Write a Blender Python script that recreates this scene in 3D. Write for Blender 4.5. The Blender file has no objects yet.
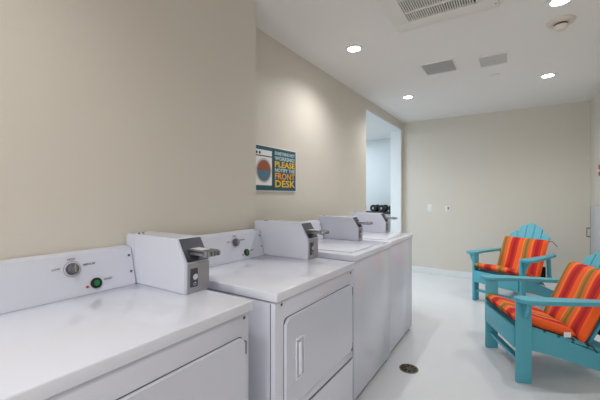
import bpy, bmesh, math, random
from mathutils import Vector, Matrix
random.seed(4)
col = bpy.context.scene.collection
R = math.radians

# ------------------------------------------------------------ materials
def srgb(r, g, b):
    f = lambda c: (c/255/12.92) if c/255 <= .04045 else ((c/255+.055)/1.055)**2.4
    return (f(r), f(g), f(b), 1)

def mat(name, colr, rough=.5, metal=0, bump=0, bscale=200, mott=0, mscale=3, coat=0, emit=None, estr=0):
    m = bpy.data.materials.new(name); m.use_nodes = True
    nt = m.node_tree; b = nt.nodes['Principled BSDF']
    b.inputs['Base Color'].default_value = colr
    b.inputs['Roughness'].default_value = rough
    b.inputs['Metallic'].default_value = metal
    b.inputs['Coat Weight'].default_value = coat
    if emit:
        b.inputs['Emission Color'].default_value = emit
        b.inputs['Emission Strength'].default_value = estr
    tc = nt.nodes.new('ShaderNodeTexCoord')
    if mott:
        n = nt.nodes.new('ShaderNodeTexNoise'); n.inputs['Scale'].default_value = mscale
        n.inputs['Detail'].default_value = 5
        nt.links.new(tc.outputs['Object'], n.inputs['Vector'])
        mx = nt.nodes.new('ShaderNodeMix'); mx.data_type = 'RGBA'
        mx.inputs[6].default_value = tuple(c*(1-mott) for c in colr[:3])+(1,)
        mx.inputs[7].default_value = tuple(min(1, c*(1+mott)) for c in colr[:3])+(1,)
        nt.links.new(n.outputs['Fac'], mx.inputs[0])
        nt.links.new(mx.outputs[2], b.inputs['Base Color'])
    if bump:
        n = nt.nodes.new('ShaderNodeTexNoise'); n.inputs['Scale'].default_value = bscale
        nt.links.new(tc.outputs['Object'], n.inputs['Vector'])
        bp = nt.nodes.new('ShaderNodeBump'); bp.inputs['Strength'].default_value = bump
        bp.inputs['Distance'].default_value = .002
        nt.links.new(n.outputs['Fac'], bp.inputs['Height'])
        nt.links.new(bp.outputs['Normal'], b.inputs['Normal'])
    return m

M = dict(
 softgap=mat('shaded_gap', srgb(96, 94, 98), .7),
 wall=mat('beige_wall_paint', srgb(209, 203, 192), .55, bump=.25, bscale=260),
 ceil=mat('ceiling_paint', srgb(229, 227, 224), .8, bump=.15, bscale=180),
 floor=mat('sealed_floor', srgb(213, 215, 219), .2, mott=.05, mscale=2.2, bump=.05, bscale=30),
 cool=mat('white_wall_paint', srgb(222, 226, 228), .7),
 base=mat('white_trim_paint', srgb(225, 226, 228), .4),
 enamel=mat('white_enamel', srgb(222, 225, 237), .17, coat=.3),
 enamel2=mat('white_sheet_metal', srgb(208, 211, 224), .2),
 gap=mat('dark_gap', srgb(45, 44, 48), .7),
 steel=mat('brushed_steel', srgb(150, 150, 156), .35, .9, bump=.3, bscale=400),
 dsteel=mat('dark_steel', srgb(90, 92, 102), .4, .8),
 lsteel=mat('cast_metal', srgb(165, 165, 170), .45, .5),
 chrome=mat('chrome', srgb(215, 215, 220), .15, 1),
 knob=mat('knob_grey', srgb(120, 120, 126), .35, .5),
 black=mat('black_rubber', srgb(22, 22, 24), .5),
 green=mat('green_button', srgb(20, 125, 60), .3),
 red=mat('red_plastic', srgb(190, 40, 36), .4),
 mark=mat('grey_print', srgb(128, 128, 136), .6),
 teal=mat('teal_lumber', srgb(84, 168, 186), .45, mott=.06, mscale=9, bump=.2, bscale=60),
 vent=mat('vent_grey', srgb(182, 182, 182), .6),
 grille=mat('grille_white', srgb(222, 220, 214), .5),
 grilled=mat('grille_dark', srgb(66, 64, 62), .8),
 beige=mat('beige_plastic', srgb(218, 208, 198), .5),
 lens=mat('lamp_lens', (1, 1, 1, 1), .5, emit=(1, .97, .92, 1), estr=14),
 plate=mat('plate_white', srgb(225, 225, 222), .4),
 gdoor=mat('grey_laminate', srgb(188, 190, 194), .4),
 teald=mat('poster_teal', srgb(34, 82, 96), .5),
 navy=mat('poster_navy', srgb(30, 52, 78), .5),
 pwhite=mat('poster_white', srgb(228, 228, 226), .5),
 yellow=mat('poster_yellow', srgb(232, 186, 40), .5),
 orange=mat('poster_orange', srgb(232, 156, 42), .5),
 porthole=mat('poster_rust', srgb(150, 84, 54), .5),
 pblue=mat('poster_light_blue', srgb(74, 116, 138), .5),
 palegrey=mat('poster_pale', srgb(176, 200, 208), .5),
 tag=mat('tag_cloth', srgb(235, 235, 235), .8),
 piping=mat('dark_piping', srgb(60, 26, 22), .8),
 gold=mat('brass_drain', srgb(120, 112, 92), .35, .8),
)

def stripe_mat():
    m = bpy.data.materials.new('striped_canvas'); m.use_nodes = True
    nt = m.node_tree; b = nt.nodes['Principled BSDF']; b.inputs['Roughness'].default_value = .85
    tc = nt.nodes.new('ShaderNodeTexCoord'); sx = nt.nodes.new('ShaderNodeSeparateXYZ')
    nt.links.new(tc.outputs['Object'], sx.inputs[0])
    a = nt.nodes.new('ShaderNodeMath'); a.operation = 'MULTIPLY_ADD'
    a.inputs[1].default_value = 1/.262; a.inputs[2].default_value = 10.06
    nt.links.new(sx.outputs['X'], a.inputs[0])
    f = nt.nodes.new('ShaderNodeMath'); f.operation = 'FRACT'; nt.links.new(a.outputs[0], f.inputs[0])
    r = nt.nodes.new('ShaderNodeValToRGB'); r.color_ramp.interpolation = 'LINEAR'
    O = srgb(236, 92, 30); G = srgb(176, 120, 40); D = srgb(200, 40, 22); L = srgb(240, 130, 60); B = srgb(140, 96, 42); K = srgb(165, 20, 22)
    seq = [(0, O, 0.08), (.08, L, .05), (.13, G, .09), (.22, B, .09), (.31, G, .06), (.37, O, .09), (.46, L, .04), (.50, O, .05), (.55, D, .10), (.65, K, .14), (.79, D, .09), (.88, O, .12)]
    cr = r.color_ramp; els = cr.elements
    els[0].position = 0; els[0].color = O; els[1].position = 1; els[1].color = O
    for p, c, w in seq[1:]:
        e = els.new(p+.012); e.color = c
    for p, c, w in seq[:-1]:
        if len(els) < 30:
            e = els.new(p+w-.004); e.color = c
    nt.links.new(f.outputs[0], r.inputs[0]); nt.links.new(r.outputs[0], b.inputs['Base Color'])
    n = nt.nodes.new('ShaderNodeTexNoise'); n.inputs['Scale'].default_value = 350
    nt.links.new(tc.outputs['Object'], n.inputs['Vector'])
    bp = nt.nodes.new('ShaderNodeBump'); bp.inputs['Strength'].default_value = .3; bp.inputs['Distance'].default_value = .002
    nt.links.new(n.outputs['Fac'], bp.inputs['Height']); nt.links.new(bp.outputs[0], b.inputs['Normal'])
    return m
M['stripe'] = stripe_mat()

# ------------------------------------------------------------ mesh helpers
class MB:
    def __init__(s): s.bm = bmesh.new()
    def box(s, x0, x1, y0, y1, z0, z1, bev=0, seg=2):
        r = bmesh.ops.create_cube(s.bm, size=1)
        vs = r['verts']
        for v in vs:
            v.co = Vector(((x0+x1)/2+v.co.x*(x1-x0), (y0+y1)/2+v.co.y*(y1-y0), (z0+z1)/2+v.co.z*(z1-z0)))
        if bev:
            es = list({e for v in vs for e in v.link_edges})
            bmesh.ops.bevel(s.bm, geom=es, offset=bev, segments=seg, affect='EDGES', profile=.5)
        return s
    def cyl(s, p, axis, r, h, n=24, r2=None, bev=0):
        a = Vector(axis).normalized()
        q = Vector((0, 0, 1)).rotation_difference(a).to_matrix().to_4x4()
        mt = Matrix.Translation(Vector(p)+a*h/2) @ q
        k = bmesh.ops.create_cone(s.bm, cap_ends=True, segments=n, radius1=r, radius2=r if r2 is None else r2, depth=h, matrix=mt)
        if bev:
            es = [e for e in {e for v in k['verts'] for e in v.link_edges} if len(e.link_faces) == 2 and any(len(f.verts) > 4 for f in e.link_faces)]
            bmesh.ops.bevel(s.bm, geom=es, offset=bev, segments=2, affect='EDGES')
        return s
    def ring(s, p, axis, r0, r1, h, n=32):
        a = Vector(axis).normalized(); q = Vector((0, 0, 1)).rotation_difference(a).to_matrix()
        vs = []
        for (r, z) in ((r0, 0), (r1, 0), (r1, h), (r0, h)):
            vs.append([s.bm.verts.new(Vector(p)+q @ Vector((r*math.cos(2*math.pi*i/n), r*math.sin(2*math.pi*i/n), z))) for i in range(n)])
        for k in range(4):
            A, B = vs[k], vs[(k+1) % 4]
            for i in range(n):
                s.bm.faces.new((A[i], A[(i+1) % n], B[(i+1) % n], B[i]))
        return s
    def prism(s, pts, vec, bev=0, seg=2):
        vec = Vector(vec)
        A = [s.bm.verts.new(Vector(p)) for p in pts]; B = [s.bm.verts.new(Vector(p)+vec) for p in pts]
        n = len(pts); s.bm.faces.new(A); s.bm.faces.new(B[::-1])
        for i in range(n): s.bm.faces.new((A[i], B[i], B[(i+1) % n], A[(i+1) % n]))
        if bev:
            es = list({e for v in A+B for e in v.link_edges})
            bmesh.ops.bevel(s.bm, geom=es, offset=bev, segments=seg, affect='EDGES')
        return s
    def bar(s, p, q, w, t, up=(0, 0, 1), bev=0):
        p, q = Vector(p), Vector(q); d = (q-p); L = d.length; d.normalize()
        x = d.cross(Vector(up)).normalized(); u = x.cross(d)
        pts = [p+x*a*w/2+u*b*t/2 for a, b in ((-1, -1), (1, -1), (1, 1), (-1, 1))]
        return s.prism(pts, d*L, bev)
    def tube(s, pts, r, n=8):
        pts = [Vector(p) for p in pts]; rings = []
        for i, p in enumerate(pts):
            d = (pts[min(i+1, len(pts)-1)]-pts[max(i-1, 0)]).normalized()
            a = d.cross(Vector((0, 0, 1)));  a = a if a.length > .05 else d.cross(Vector((1, 0, 0))); a.normalize(); b = d.cross(a)
            rings.append([s.bm.verts.new(p+a*r*math.cos(2*math.pi*k/n)+b*r*math.sin(2*math.pi*k/n)) for k in range(n)])
        for A, B in zip(rings, rings[1:]):
            for k in range(n): s.bm.faces.new((A[k], A[(k+1) % n], B[(k+1) % n], B[k]))
        s.bm.faces.new(rings[0][::-1]); s.bm.faces.new(rings[-1]); return s
    def build(s, name, m, parent=None, smooth=True):
        bmesh.ops.recalc_face_normals(s.bm, faces=s.bm.faces[:])
        me = bpy.data.meshes.new(name); s.bm.to_mesh(me); s.bm.free()
        me.materials.append(M[m] if isinstance(m, str) else m)
        if smooth:
            for p in me.polygons: p.use_smooth = True
            try: me.set_sharp_from_angle(angle=R(35))
            except Exception: pass
        o = bpy.data.objects.new(name, me); col.objects.link(o)
        if parent: o.parent = parent
        return o

def tag(o, label, cat, group=None):
    o['label'] = label; o['category'] = cat
    if group: o['group'] = group
    return o
def empty(name, loc, label, cat, group=None, rz=0):
    o = bpy.data.objects.new(name, None); col.objects.link(o); o.location = loc; o.rotation_euler.z = rz
    o.empty_display_size = .1
    return tag(o, label, cat, group)
def struct(name, mb, m):
    o = mb.build(name, m, smooth=False); o['kind'] = 'structure'; return o
def copy_tree(o, parent=None):
    c = o.copy(); col.objects.link(c); c.parent = parent
    for ch in list(o.children): copy_tree(ch, c)
    return c
def text(name, body, size, m, parent, loc, xdir, ydir, depth=.0008, bold=0, width=None):
    cu = bpy.data.curves.new(name, 'FONT'); cu.body = body; cu.size = size
    cu.extrude = depth; cu.offset = bold; cu.align_x = 'CENTER'; cu.align_y = 'CENTER'; cu.resolution_u = 2
    t = bpy.data.objects.new(name+'_curve', cu); col.objects.link(t)
    bpy.context.view_layer.update()
    dg = bpy.context.evaluated_depsgraph_get()
    me = bpy.data.meshes.new_from_object(t.evaluated_get(dg)); me.name = name
    bpy.data.objects.remove(t)
    X = Vector(xdir).normalized(); Y = Vector(ydir).normalized(); Z = X.cross(Y)
    if width:
        xs = [v.co.x for v in me.vertices]; k = width/(max(xs)-min(xs))
        for v in me.vertices: v.co.x *= k
    mt = Matrix((X, Y, Z)).transposed().to_4x4(); mt.translation = Vector(loc)
    me.transform(mt)
    me.materials.clear(); me.materials.append(M[m])
    o = bpy.data.objects.new(name, me); col.objects.link(o); o.parent = parent
    return o

# ------------------------------------------------------------ room
C = 2.54; F = 5.776; XL = -1.629; XN = -1.41; XR = .823; YN = 1.652; YB = -5.0
LH = [(-1.16, 2.64), (-1.15, 4.30), (.28, 4.33), (.24, 2.715), (-.72, .05), (.24, -.2), (-.72, -1.6), (.24, -1.6)]
struct('floor', MB().box(-4.3, XR+.12, YB-.12, 7.35, -.1, 0), 'floor')
struct('ceiling', MB().box(-4.3, XR+.12, YB-.12, 7.35, C, C+.1), 'ceil')
struct('wall_left', MB().box(XL-.19, XN, YB, YN, 0, C), 'wall')
w = MB().box(XL-.19, XL, YN, 4.086, 0, C).box(XL-.19, XL, 5.70, F, 0, C)
w.prism([(XL-.19, 4.086, C), (XL-.19, 4.086, 2.42), (XL-.19, 5.70, 2.42), (XL-.19, 5.70, C)], (.19, 0, 0))
struct('wall_left_recess', w, 'wall')
struct('wall_far', MB().box(XL-.19, XR+.12, F, F+.12, 0, C), 'wall')
struct('wall_right', MB().box(XR, XR+.12, YB, F, 0, C), 'wall')
struct('wall_back', MB().box(XL-.19, XR+.12, YB-.12, YB, 0, C), 'wall')
# white lining of the passage and the room beyond it
lin = MB().box(XL-.19, XL-.012, 4.088, 4.098, 0, 2.41).box(XL-.19, XL-.012, 5.688, 5.698, 0, 2.41).box(XL-.19, XL-.012, 4.088, 5.698, 2.408, 2.418)
struct('trim_1', lin, 'cool')
struct('wall_side_room_far', MB().box(-4.3, XL-.19, 7.19, 7.31, 0, C), 'cool')
struct('wall_side_room_left', MB().box(-4.3, -4.18, YN, 7.19, 0, C), 'cool')
struct('wall_side_room_near', MB().box(-4.18, XL-.19, YN, YN+.1, 0, C), 'cool')
struct('wall_side_room_right', MB().box(XL-.19, XL-.09, F+.12, 7.19, 0, C), 'cool')
struct('baseboard_far', MB().box(XL+.002, XR-.014, F-.012, F, 0, .095, .003), 'base')
struct('baseboard_left', MB().box(XL, XL+.012, YN+.01, 4.07, 0, .095, .003), 'base')
struct('baseboard_right', MB().box(XR-.012, XR, YB, F-.014, 0, .095, .003), 'base')

# ------------------------------------------------------------ laundry machines
def coin_box(t, T, h=.203, y1=.378, yb=-.300):
    y0 = .262
    p = [(yb, T), (yb, T+h), (.04, T+h), (.092, T+.57*h), (.092, T)]
    cb = MB().prism([(x, y0, z) for x, z in p], (0, y1-y0, 0), .004).build('coin_box', 'enamel2', t)
    n = Vector((.43*h, 0, .052)).normalized()
    # dark recessed slide plate on the slope
    a, b = Vector((.042, 0, T+h-.004)), Vector((.092, 0, T+.575*h))
    def onp(k, y, off): v = a.lerp(b, k)+n*off; return (v.x, y, v.z)
    MB().prism([onp(.0, y0+.009, .0005), onp(1, y0+.009, .0005), onp(1, y1-.006, .0005), onp(0, y1-.006, .0005)], n*.003, .001).build('slide_plate', 'dsteel', cb)
    sl = MB()
    z = T+.75*h
    sl.box(.055, .160, y0+.032, y0+.088, z, z+.008, .002)
    sl.box(.06, .155, y0+.032, y0+.037, z-.010, z+.012, .001).box(.06, .155, y0+.083, y0+.088, z-.010, z+.012, .001)
    sl.box(.153, .173, y0+.028, y0+.092, z-.012, z+.012, .004)
    for k in range(4): sl.box(.170, .183, y0+.032+k*.015, y0+.042+k*.015, z-.009, z+.009, .002)
    MB().box(.07, .135, y0+.040, y0+.080, z+.009, z+.012).build('slide_label', 'plate', cb)
    sl.build('coin_slide', 'steel', cb)
    MB().box(.0925, .0955, y0+.008, y1-.005, T+.005, T+.55*h, .001).build('vault_door', 'lsteel', cb)
    lk = MB().box(.096, .100, y0+.018, y0+.052, T+.024, T+.46*h, .002).build('lock_plate', 'dsteel', cb)
    MB().cyl((.100, y0+.035, T+.31*h), (1, 0, 0), .011, .006, 20).ring((.100, y0+.035, T+.18*h), (1, 0, 0), .004, .007, .003, 16).build('lock', 'chrome', cb)
    b2 = MB()
    for yy in (y0+.02, y0+.04): b2.cyl((-.235, yy, T+h), (0, 0, 1), .004, .006, 8)
    b2.build('bolt', 'knob', cb)
    MB().box(-.262, -.235, y0-.0015, y0-.0003, T+.02, T+h-.013).build('side_flange', 'enamel2', cb)
    return cb

def control_panel(t, T, dryer=True):
    y0, y1 = -.35, .258
    p = [(-.298, T), (-.298, T+.172), (-.262, T+.160), (-.212, T)]
    p = [(-.298, T), (-.298, T+.156), (-.252, T+.147), (-.214, T)]
    cp = MB().prism([(x, y0, z) for x, z in p], (0, y1-y0, 0), .003).build('control_panel', 'enamel2', t)
    fa, fb = Vector((-.214, 0, T)), Vector((-.252, 0, T+.147))
    up = (fb-fa).normalized(); n = Vector((up.z, 0, -up.x))
    def P(y, z, off=0): v = fa+(fb-fa)*((z)/.160)+n*off; return Vector((v.x, y, v.z))
    dy = .030
    k = MB().cyl(P(dy, .108, .0), n, .0215, .006, 32).cyl(P(dy, .108, .006), n, .018, .016, 32, .016, .002).build('dial', 'knob', cp)
    MB().bar(P(dy, .108-.015, .024), P(dy, .108+.015, .024), .005, .006, n).build('pointer', 'chrome', k)
    c = MB()
    c.ring(P(dy, .108, .0003), n, .027, .0283, .0006, 40)
    c.build('dial_marking', 'mark', cp)
    YD = (0, 1, 0)
    for body, yy, zz in (('HIGH', dy, .145), ('LOW', dy-.050, .115), ('MEDIUM', dy+.058, .117), ('START', .150, .046)) if dryer else (('WARM', dy, .145), ('COLD', dy-.05, .115), ('HOT', dy+.05, .117)):
        text('panel_lettering', body, .011, 'mark', cp, P(yy, zz, .0008), YD, up, .0003, .0002)
    if dryer:
        bt = MB().ring(P(.104, .038, 0), n, .0105, .0195, .006, 28).build('button_collar', 'black', cp)
        MB().cyl(P(.104, .038, 0), n, .0107, .009, 24, None, .001).build('start_button', 'green', cp)
        MB().cyl(P(.072, .030, 0), n, .0045, .003, 12).build('indicator_light', 'red', cp)
    s = None
    for zz in (.128, .058):
        MB().cyl(P(.243, zz, 0), n, .0045, .002, 12).build('screw', 'dsteel', cp)
    return cp

def machine(name, T, dryer, label, cat, group):
    t = empty(name, (0, 0, 0), label, cat, group)
    cab = MB().box(-.298, .325, -.348, .348, .03, T-.040, .006).build('cabinet', 'enamel2', t)
    MB().box(-.29, .319, -.342, .342, T-.0405, T-.0365).build('seam', 'gap', t)
    tp = MB().box(-.298, .336, -.352, .357, T-.0365, T, .005, 3).build('top', 'enamel', t)
    for sx in (-.26, .29):
        for sy in (-.30, .30): MB().cyl((sx, sy, 0), (0, 0, 1), .018, .032, 12).build('foot', 'black', t)
    MB().box(-.28, .305, -.34, .34, .006, .029).build('toe_kick', 'gap', t)
    control_panel(t, T, dryer); (coin_box(t, T) if dryer else coin_box(t, T, .190, .356, -.275))
    if dryer:
        x = .325
        for yy in (-.307, .322): MB().cyl((x, yy, T-.054), (1, 0, 0), .0055, .002, 12).build('screw', 'dsteel', t)
        def rr(y0, y1, z0, z1, rad, xx):
            o = []
            for cy, cz, a0 in ((y1-rad, z1-rad, 0), (y0+rad, z1-rad, 90), (y0+rad, z0+rad, 180), (y1-rad, z0+rad, 270)):
                for k in range(7): o.append((xx, cy+rad*math.cos(R(a0+15*k)), cz+rad*math.sin(R(a0+15*k))))
            return o
        MB().prism(rr(-.2945, .3165, .4525, .8035, .0225, x-.001), (.0022, 0, 0)).build('door_gap', 'softgap', t)
        MB().box(x-.022, x-.020, -.3495, -.3475, .04, T-.045).box(x-.021, x-.019, -.3492, -.348, .04, T-.045).build('side_seam', 'softgap', t)
        d = MB().prism(rr(-.292, .314, .455, .801, .02, x+.0012), (.0128, 0, 0), .004, 2).build('door', 'enamel2', t)
        h = MB()
        h.box(x+.014, x+.020, -.233, -.225, .550, .70, .002).box(x+.014, x+.020, -.178, -.170, .550, .70, .002)
        h.box(x+.014, x+.020, -.233, -.170, .543, .551, .002).box(x+.014, x+.020, -.233, -.170, .699, .707, .002)
        h.box(x+.014, x+.028, -.216, -.200, .56, .69, .005)
        h.build('door_handle', 'enamel', d)
        for zz in (.765, .47): MB().box(x+.002, x+.016, .313, .319, zz-.022, zz+.022, .001).build('hinge', 'knob', d)
        MB().box(x-.001, x+.0008, -.342, .342, .396, .402).build('panel_seam', 'softgap', t)
        MB().box(x+.001, x+.006, -.340, .340, .05, .395, .003).build('lower_panel', 'enamel2', t)
    else:
        MB().box(-.185, .285, -.27, .235, T-.001, T+.0006).build('lid_gap', 'vent', t)
        MB().box(-.182, .282, -.267, .232, T+.0006, T+.004, .0015).build('lid', 'enamel', t)
        MB().box(.288, .296, -.11, .06, T+.0002, T+.0012).build('lid_slot', 'vent', t)
    return t

DG = 'coin operated dryers'
d1 = machine('clothes_dryer', .915, True, 'white coin operated dryer nearest the camera, its left end cut off by the picture edge', 'dryer', 'coin dryers along the near wall')
d2 = copy_tree(d1)
d2.scale = (1, 1, 1.006)
d1.location = (-1.108, .533, 0); d2.location = (-1.072, 1.330, 0)
d2['label'] = 'white coin operated dryer standing below the wall corner, with full door and grip in view'
w1 = machine('washing_machine', .918, False, 'white coin operated washer beside the second dryer, plain front panel', 'washing machine', 'coin washers by the recessed wall')
w2 = copy_tree(w1)
w1.location = (-1.150, 2.222, 0); w2.location = (-1.165, 2.934, 0)
w2['label'] = 'white coin operated washer at the far end of the row, beside the open passage'

# ------------------------------------------------------------ poster
ps = empty('wall_poster', (XL, 2.15, 1.49), 'printed poster of a front loading washer and FRONT DESK lettering on left wall', 'poster')
def pp(y0, y1, z0, z1, off, name, m, th=.001): return MB().box(off, off+th, y0-2.15, y1-2.15, z0-1.49, z1-1.49).build(name, m, ps)
Y0, Y1, Z0, Z1 = 1.80, 2.433, 1.315, 1.667
MB().box(.0005, .012, Y0-2.15, Y1-2.15, Z0-1.49, Z1-1.49, .001).build('board', 'pwhite', ps)
pp(Y0+.004, Y1-.01, Z0+.008, Z1-.006, .012, 'printed_field', 'teald')
pp(Y0+.01, 2.085, 1.362, 1.632, .013, 'washer_picture', 'pwhite')
pp(Y0+.01, 2.085, 1.582, 1.590, .014, 'control_line', 'navy')
for yy in (1.90, 1.935): MB().cyl((.014, yy-2.15, 1.608-1.49), (1, 0, 0), .011, .001, 20).build('printed_knob', 'navy', ps)
pr = MB().cyl((.014, 1.985-2.15, 1.475-1.49), (1, 0, 0), .094, .001, 40).build('printed_rim', 'vent', ps)
MB().cyl((.015, 1.985-2.15, 1.475-1.49), (1, 0, 0), .080, .001, 40).build('printed_drum', 'porthole', ps)
pts = [(.016, 1.985-2.15+.076*math.cos(a), 1.475-1.49+.076*math.sin(a)) for a in [R(-180+10*i) for i in range(0, 19)]]
MB().prism(pts, (.001, 0, 0)).build('printed_water', 'pblue', ps)
pp(2.098, 2.104, 1.335, 1.655, .013, 'divider', 'navy')
for body, zz, sz, m in (('SOMETHING NOT', 1.622, .036, 'palegrey'), ('WORKING?', 1.582, .042, 'palegrey'), ('PLEASE', 1.533, .066, 'yellow'),
                        ('NOTIFY THE', 1.487, .040, 'palegrey'), ('FRONT', 1.438, .070, 'orange'), ('DESK', 1.376, .078, 'yellow')):
    text('poster_lettering', body, sz, m, ps, (.014, 2.264-2.15, zz-1.49), (0, 1, 0), (0, 0, 1), .0004, .0016, .285)

# ------------------------------------------------------------ ceiling things
names = {0: 'round recessed downlight over the washers, nearest the left wall', 1: 'small recessed downlight in the far left corner, above the passage',
         2: 'round recessed downlight toward the far wall, right of the small grille', 3: 'round recessed downlight beside the smoke detector, cut by the top edge'}
for i, (x, y) in enumerate(LH):
    t = empty('recessed_downlight', (x, y, C), names.get(i, 'round recessed downlight behind the camera'), 'ceiling light', 'recessed downlights')
    MB().ring((0, 0, -.006), (0, 0, 1), .053, .078, .006, 36).build('trim_ring', 'base', t)
    MB().cyl((0, 0, -.004), (0, 0, 1), .053, .003, 32).build('lens', 'lens', t)
    L = bpy.data.lights.new('downlight_lamp', 'SPOT'); L.energy = 27 if i < 4 else 21; L.spot_size = R(150); L.spot_blend = 1
    L.shadow_soft_size = .018; L.color = (1, .995, .985)
    lo = bpy.data.objects.new('downlight_lamp', L); col.objects.link(lo); lo.location = (x, y, C-.06)

cs = empty('ceiling_cassette', (-.418, 2.21, C), 'large square white ceiling air cassette with slotted dark grille', 'air conditioner')
x0, x1, y0, y1 = -.327, .327, -.327, .327
f = MB().box(x0, x1, .207, y1, -.022, 0, .003).box(x0, x1, y0, -.207, -.022, 0, .003).box(x0, -.218, -.2069, .2069, -.022, 0, .003).box(.205, x1, -.2069, .2069, -.022, 0, .003)
f.build('frame', 'grille', cs)
MB().box(-.216, .203, -.2065, .2065, -.004, -.0005).build('dark_backing', 'grilled', cs)
MB().box(-.217, .204, .075, .092, -.021, -.004, .002).build('divider_bar', 'grille', cs)
MB().box(-.217, .204, -.092, -.075, -.021, -.004, .002).build('divider_bar', 'grille', cs)
g = MB(); n = 28
for k in range(n):
    xx = -.212+k*(.41/n)
    g.box(xx, xx+.0072, -.2065, .2065, -.019, -.005)
g.build('slat_grille', 'grille', cs)
MB().box(x0-.005, x1+.005, y0-.005, y1+.005, -.004, -.0003).build('painted_shadow_line', 'grilled', cs)  # dark plate edge paints a shadow line around the cassette frame
MB().box(.33, .350, -.30, .285, -.03, 0, .003).build('side_flange', 'grille', cs)
MB().cyl((.31, .27, -.0245), (0, 0, 1), .005, .003, 10).build('screw', 'knob', cs)
for xx in (-.30, -.295): pass

M['vent2'] = mat('vent_pale_grey', srgb(205, 204, 202), .6)
for (nm, xa, xb, ya, yb, vm, lab) in (('ceiling_vent', -.768, -.492, 3.325, 3.625, 'vent', 'grey square ceiling vent, the larger one, left of the smaller vent'),
                                 ('ceiling_vent', -.283, -.067, 3.43, 3.68, 'vent2', 'smaller pale grey ceiling vent, right of the larger one')):
    cx, cy = (xa+xb)/2, (ya+yb)/2; hx, hy = (xb-xa)/2, (yb-ya)/2
    t = empty(nm, (cx, cy, C), lab, 'vent', 'ceiling vents')
    MB().box(-hx-.012, hx+.012, -hy-.012, -hy, -.008, 0).box(-hx-.012, hx+.012, hy, hy+.012, -.008, 0).box(-hx-.012, -hx, -hy+.0002, hy-.0002, -.008, 0).box(hx, hx+.012, -hy+.0002, hy-.0002, -.008, 0).build('frame', 'ceil', t)
    MB().box(-hx+.0005, hx-.0005, -hy+.0005, hy-.0005, -.002, -.0005).build('backing', vm, t)
    g = MB()
    for k in range(16):
        yy = -hy+.006+k*(2*hy-.01)/16
        g.box(-hx+.001, hx-.001, yy, yy+.009, -.0065, -.0022)
    g.build('louvre', vm, t)
sd = empty('smoke_detector', (.273, 3.035, C), 'round beige smoke detector on the ceiling below the cut off downlight', 'smoke detector')
MB().cyl((0, 0, -.022), (0, 0, 1), .078, .022, 36, .086, .003).build('base', 'beige', sd)
s = MB().cyl((0, 0, -.034), (0, 0, 1), .038, .012, 32, .042, .002); s.build('sensor_ring', 'grilled', sd)
MB().cyl((0, 0, -.066), (0, 0, 1), .028, .032, 32, .046, .003).build('cap', 'beige', sd)
sp = empty('sprinkler_cover', (-.182, 4.014, C), 'small flat round cover plate on ceiling beyond the small vent', 'cover plate')
MB().cyl((0, 0, -.006), (0, 0, 1), .045, .006, 28, None, .001).build('cover', 'grille', sp)

# ------------------------------------------------------------ far wall plates, right wall
a = empty('wall_switch', (-1.188, F, 1.085), 'white switch plate on far wall, the left one near the passage', 'switch')
MB().box(-.035, .035, -.006, 0, -.058, .058, .002).build('plate', 'plate', a)
MB().box(-.016, .016, -.010, -.006, -.033, .033, .002).build('rocker', 'plate', a)
b = empty('wall_control', (-.913, F, 1.073), 'small white wall control with a dark toggle, right of the switch plate', 'switch')
MB().box(-.036, .036, -.008, 0, -.05, .05, .002).build('plate', 'plate', b)
MB().box(-.004, .016, -.02, -.008, -.002, .034, .002).build('toggle', 'knob', b)
MB().cyl((-.012, -.008, -.02), (0, -1, 0), .012, .01, 16).build('knob', 'plate', b)
fa = empty('fire_alarm', (XR, 5.03, 1.575), 'red fire alarm pull station high on right wall at picture edge', 'fire alarm')
MB().box(-.028, 0, -.05, .05, -.06, .06, .004).build('housing', 'red', fa)
MB().box(-.036, -.028, -.035, .035, -.02, .006, .003).build('pull_bar', 'plate', fa)
gc = empty('utility_cabinet', (XR, 5.095, 0), 'light grey low cabinet with dark edge and latch standing on right wall', 'cabinet')
MB().box(-.016, -.001, -.45, .45, .0, 1.14, .003).build('body', 'gdoor', gc)
gd = MB().box(-.030, -.017, -.447, .447, .03, 1.16, .002).build('door', 'gdoor', gc)
MB().box(-.031, -.0162, .4505, .456, .03, 1.14).build('dark_edge', 'gap', gc)
MB().box(-.070, -.062, .425, .437, .76, .88, .002).box(-.063, -.0305, .425, .437, .76, .772).box(-.063, -.0305, .425, .437, .868, .88).build('latch', 'dsteel', gd)

# ------------------------------------------------------------ floor drain
dr = empty('floor_drain', (-.665, 2.507, 0), 'round dark floor drain with slotted metal grate in front of the washers', 'drain')
MB().cyl((0, 0, .0003), (0, 0, 1), .066, .0012, 32).build('sump', 'black', dr)
g = MB().ring((0, 0, .001), (0, 0, 1), .058, .068, .003, 36).cyl((0, 0, .0015), (0, 0, 1), .014, .003, 16)
for k in range(8):
    c_, s_ = math.cos(k*math.pi/4), math.sin(k*math.pi/4)
    g.bar((.010*c_, .010*s_, .003), (.060*c_, .060*s_, .003), .007, .0025)
g.build('grate', 'gold', dr)

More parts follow.
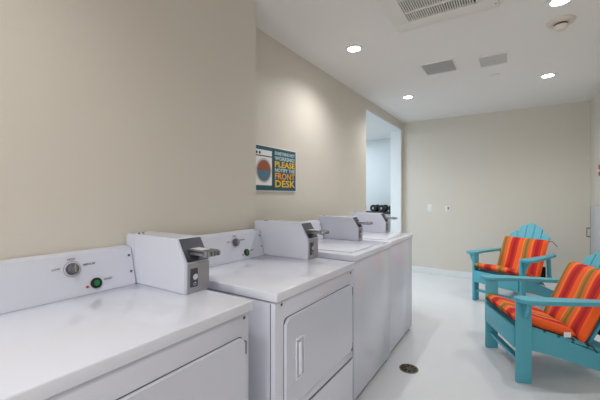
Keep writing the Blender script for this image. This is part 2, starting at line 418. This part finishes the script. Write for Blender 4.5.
# ------------------------------------------------------------ adirondack chairs
def make_chair(label):
    t = empty('adirondack_chair', (0, 0, 0), label, 'chair', 'teal adirondack chairs')
    for s in (-1, 1):
        xo = s*.285; xi = s*.257
        xa, xb = min(xo, xi), max(xo, xi)
        MB().box(xa, xb, 0, .095, 0, .564, .004).build('front_leg', 'teal', t)
        # side rail running back and down to the floor
        p = [(.012, .235), (.012, .365), (.10, .372), (.25, .325), (.50, .235), (.78, .135), (.99, .045), (1.0, .0), (.86, .0), (.80, .028), (.72, .052), (.60, .085), (.45, .13), (.25, .185)]
        x0 = s*.2565-(.024 if s > 0 else 0)
        MB().prism([(x0, y, z) for y, z in p], (.024, 0, 0), .003).build('side_rail', 'teal', t)
        # arm: paddle, rounded front, narrowing behind
        o = [(.375, .02), (.382, .06), (.378, .14), (.362, .30), (.345, .45), (.33, .58), (.318, .68), (.300, .715), (.275, .72), (.268, .69), (.268, .45), (.268, .22), (.255, .08), (.25, .02), (.262, -.01), (.30, -.022), (.335, -.018), (.362, -.002)]
        MB().prism([(s*x, y, .565) for x, y in o], (0, 0, .026), .005).build('arm', 'teal', t)
        # bracket under the arm outside the leg
        MB().prism([(s*.286, .035, .563), (s*.345, .035, .563), (s*.338, .035, .53), (s*.310, .035, .47), (s*.286, .035, .44)], (0, .026, 0), .002).build('arm_bracket', 'teal', t)
        MB().bar((s*.27, .63, .30), (s*.27, .60, .563), .05, .024, (1, 0, 0)).build('back_post', 'teal', t)
    st = MB()
    ys = [.105+.088*i for i in range(5)]
    for y in ys:
        z = .382-(y-.08)*.30
        st.bar((-.256, y+.038, z-.011), (.256, y+.038, z-.011), .078, .02, (0, .29, .957), .003)
    st.build('seat', 'teal', t)
    MB().box(-.256, .256, -.012, .012, .232, .372, .004).build('front_apron', 'teal', t)
    MB().bar((-.256, .05, .125), (.256, .05, .125), .045, .024, (0, 0, 1), .003).build('stretcher', 'teal', t)
    MB().bar((-.262, .64, .56-.02), (.262, .64, .56-.02), .03, .05, (0, 0, 1), .003).build('back_rail', 'teal', t)
    # fan back
    al = R(25); O = Vector((0, .458, .215)); U = Vector((0, math.sin(al), math.cos(al))); N = Vector((0, -math.cos(al), math.sin(al)))
    bk = MB()
    tops = [.65, .74, .77, .74, .65]
    for i in range(5):
        k = i-2
        b0, b1 = k*.080-.038, k*.080+.038
        t0, t1 = k*.092-.0445, k*.092+.0445
        L = tops[i]; pts = [O+Vector((b0, 0, 0)), O+Vector((b1, 0, 0))]
        for j in range(9):
            x = t1+(t0-t1)*j/8
            h = L+.024*math.sqrt(max(0, 1-((x-(t0+t1)/2)/.0446)**2))*(1 if k == 0 else .6) - abs(x)*abs(k)*.10 + abs((t0+t1)/2)*abs(k)*.10
            if k: h -= (abs(x)-abs((t0+t1)/2))*.5
            pts.append(O+Vector((x, 0, 0))+U*h)
        bk.prism(pts, -N*.02, .003)
    bk.build('backrest', 'teal', t)
    return t

def make_cushion(label):
    t = empty('chair_cushion', (0, 0, 0), label, 'cushion', 'striped chair cushions')
    def pad(name, A, U, N, L, W, H, curve=None):
        # quilted box: grid over (x, s), thick H, with soft edges
        bm = bmesh.new(); nx, ns = 22, 22
        top, bot = {}, {}
        for i in range(nx+1):
            for j in range(ns+1):
                a, b = i/nx*2-1, j/ns*2-1
                e = (1-abs(a)**8)*(1-abs(b)**8)
                e = max(e, 0)**.35
                ax = a*W/2*(1-.012*abs(b)**6); s = (j/ns)*L
                wav = .004*math.sin(s*19)*(1-a*a)+.003*math.cos(a*5+s*8)
                base = A+Vector((ax, 0, 0))+U*s
                if curve: base = base+N*curve(j/ns)
                top[i, j] = bm.verts.new(base+N*(H*.5+H*.5*e+wav*e))
                bot[i, j] = bm.verts.new(base+N*(H*.5-H*.48*e))
        for i in range(nx):
            for j in range(ns):
                bm.faces.new((top[i, j], top[i+1, j], top[i+1, j+1], top[i, j+1]))
                bm.faces.new((bot[i, j+1], bot[i+1, j+1], bot[i+1, j], bot[i, j]))
        bmesh.ops.remove_doubles(bm, verts=bm.verts[:], dist=.0008)
        # close the rim
        be = [e for e in bm.edges if len(e.link_faces) == 1]
        if be: bmesh.ops.bridge_loops(bm, edges=be)
        m = MB(); m.bm.free(); m.bm = bm
        return m.build(name, 'stripe', t)
    us = Vector((0, math.cos(R(16)), -math.sin(R(16)))); ns_ = Vector((0, math.sin(R(16)), math.cos(R(16))))
    pad('seat_pad', Vector((0, -.015, .409)), us, ns_, .40, .525, .074)
    al = R(25); U = Vector((0, math.sin(al), math.cos(al))); N = Vector((0, -math.cos(al), math.sin(al)))
    pad('back_pad', Vector((0, .450, .265)), U, N, .525, .515, .066)
    # piping
    A = Vector((0, -.015, .409))
    for s in (-1, 1):
        MB().tube([A+Vector((s*.258, 0, 0))+us*(L_)+ns_*.012 for L_ in (.01, .15, .30, .39)], .004).build('piping', 'piping', t)
    MB().tube([A+Vector((x, 0, 0))+us*.002+ns_*.012 for x in (-.24, 0, .24)], .004).build('piping', 'piping', t)
    B = Vector((0, .450, .265))
    for s in (1,):
        p = B+Vector((s*.255, 0, 0))+U*.51+N*.03
        MB().tube([p, p+Vector((s*.03, .03, .0)), p+Vector((s*.055, .03, -.03)), p+Vector((s*.075, .04, -.055))], .0035).build('tie', 'piping', t)
    for s in (-1, 1):
        p = B+Vector((s*.255, 0, 0))+U*.01+N*.02
        MB().tube([p, p+Vector((s*.02, .03, -.005)), p+Vector((s*.03, .05, -.04))], .004).build('tie', 'piping', t)
    MB().box(-.24, .24, .60, .612, .30, .44, .004).build('black_back_band', 'black', t)  # plain black band behind the lower backrest
    MB().box(.2625, .2655, .30, .343, .326, .360).build('care_tag', 'tag', t)
    return t

def place(o, x, y, rz): o.location = (x, y, 0); o.rotation_euler.z = rz
ch1 = make_chair('teal slatted adirondack chair nearest the camera, cut by the right picture edge')
cu1 = make_cushion('orange and red striped cushion on the nearer teal chair')
ch2 = copy_tree(ch1); cu2 = copy_tree(cu1)
ch2['label'] = 'teal slatted adirondack chair standing farther back, near the far wall'
cu2['label'] = 'orange and red striped cushion on the farther teal chair'
for o in (ch1, cu1): place(o, -.108, 2.98, R(-66.5))
for o in (ch2, cu2): place(o, -.20, 4.46, R(-28))

# ------------------------------------------------------------ side room: dumbbells on a rack
rk = empty('dumbbell_rack', (-2.36, 6.75, .03), 'black dumbbell rack in the bright room beyond the passage', 'rack')
MB().box(-.55, .42, -.2, .2, .89, .93, .005).build('shelf', 'black', rk)
MB().box(-.55, .42, -.2, .2, .40, .44, .005).build('shelf', 'black', rk)
for sx in (-.53, .38): MB().box(sx, sx+.05, -.18, .18, -.03, .89, .004).build('leg', 'black', rk)
db = None
for k, dx in enumerate((-.45, -.118, .056, .27)):
    if db is None:
        t = empty('dumbbell', (0, 0, 0), 'x', 'dumbbell', 'dumbbells on the rack'); db = t
        MB().cyl((0, -.07, 0), (0, 1, 0), .014, .14, 16).build('handle', 'knob', t)
        for s in (-1, 1): MB().cyl((0, s*.07 if s > 0 else -.15, 0), (0, 1, 0), .070, .08, 28, None, .008).build('weight_head', 'black', t)
        MB().cyl((0, -.1505, 0), (0, -1, 0), .022, .003, 20).build('hub', 'lsteel', t)
    else: t = copy_tree(db)
    t.location = (-2.36+dx, 6.75, .96+.0703)
    t['label'] = ['black round headed dumbbell at the hidden left end of the rack', 'black round headed dumbbell seen through the passage, the left one of two', 'black round headed dumbbell seen through the passage, the right one of two', 'black round headed dumbbell at the hidden right end of the rack'][k]

def area(name, loc, sx, sy, e, colr, rot=(0, 0, 0)):
    L = bpy.data.lights.new(name, 'AREA'); L.shape = 'RECTANGLE'; L.size = sx; L.size_y = sy; L.energy = e; L.color = colr
    o = bpy.data.objects.new(name, L); col.objects.link(o); o.location = loc; o.rotation_euler = rot; return o
area('side_room_panel_lamp', (-2.9, 4.2, C-.02), 1.0, 1.0, 38, (.80, .92, 1))
area('side_room_rear_lamp', (-3.3, 6.2, C-.02), 1.0, 1.0, 11, (.84, .93, 1))

wf = MB().box(-1.27, -1.21, YB, YB+.05, .54, 2.36).box(.71, .77, YB, YB+.05, .54, 2.36).box(-1.2099, .7099, YB, YB+.05, .54, .595).box(-1.2099, .7099, YB, YB+.05, 2.305, 2.36)
struct('fill_lamp_frame_1', wf, 'base')  # unseen frame added around the fill lamp on the back wall
area('back_fill_lamp', (-.25, YB+.06, 1.45), 1.9, 1.7, 40, (.97, .98, 1), (R(90), 0, 0))  # added fill lamp behind the camera, lifts the room's brightness
# ------------------------------------------------------------ world, camera, view
w = bpy.data.worlds.new('world'); bpy.context.scene.world = w; w.use_nodes = True
w.node_tree.nodes['Background'].inputs[0].default_value = (.8, .85, .9, 1); w.node_tree.nodes['Background'].inputs[1].default_value = .5
cam = bpy.data.cameras.new('camera'); co = bpy.data.objects.new('camera', cam); col.objects.link(co)
cam.sensor_width = 36; cam.lens = 333/600*36; cam.shift_y = -3.8/600; cam.clip_start = .02
co.location = (0, 0, 1.278); co.rotation_euler = (R(90), 0, .575)
sc = bpy.context.scene; sc.camera = co
sc.cycles.diffuse_bounces = 8; sc.cycles.max_bounces = 12
sc.view_settings.view_transform = 'Standard'; sc.view_settings.look = 'None'; sc.view_settings.gamma = 1
sc.view_settings.use_curve_mapping = False; sc.view_settings.exposure = 0.43
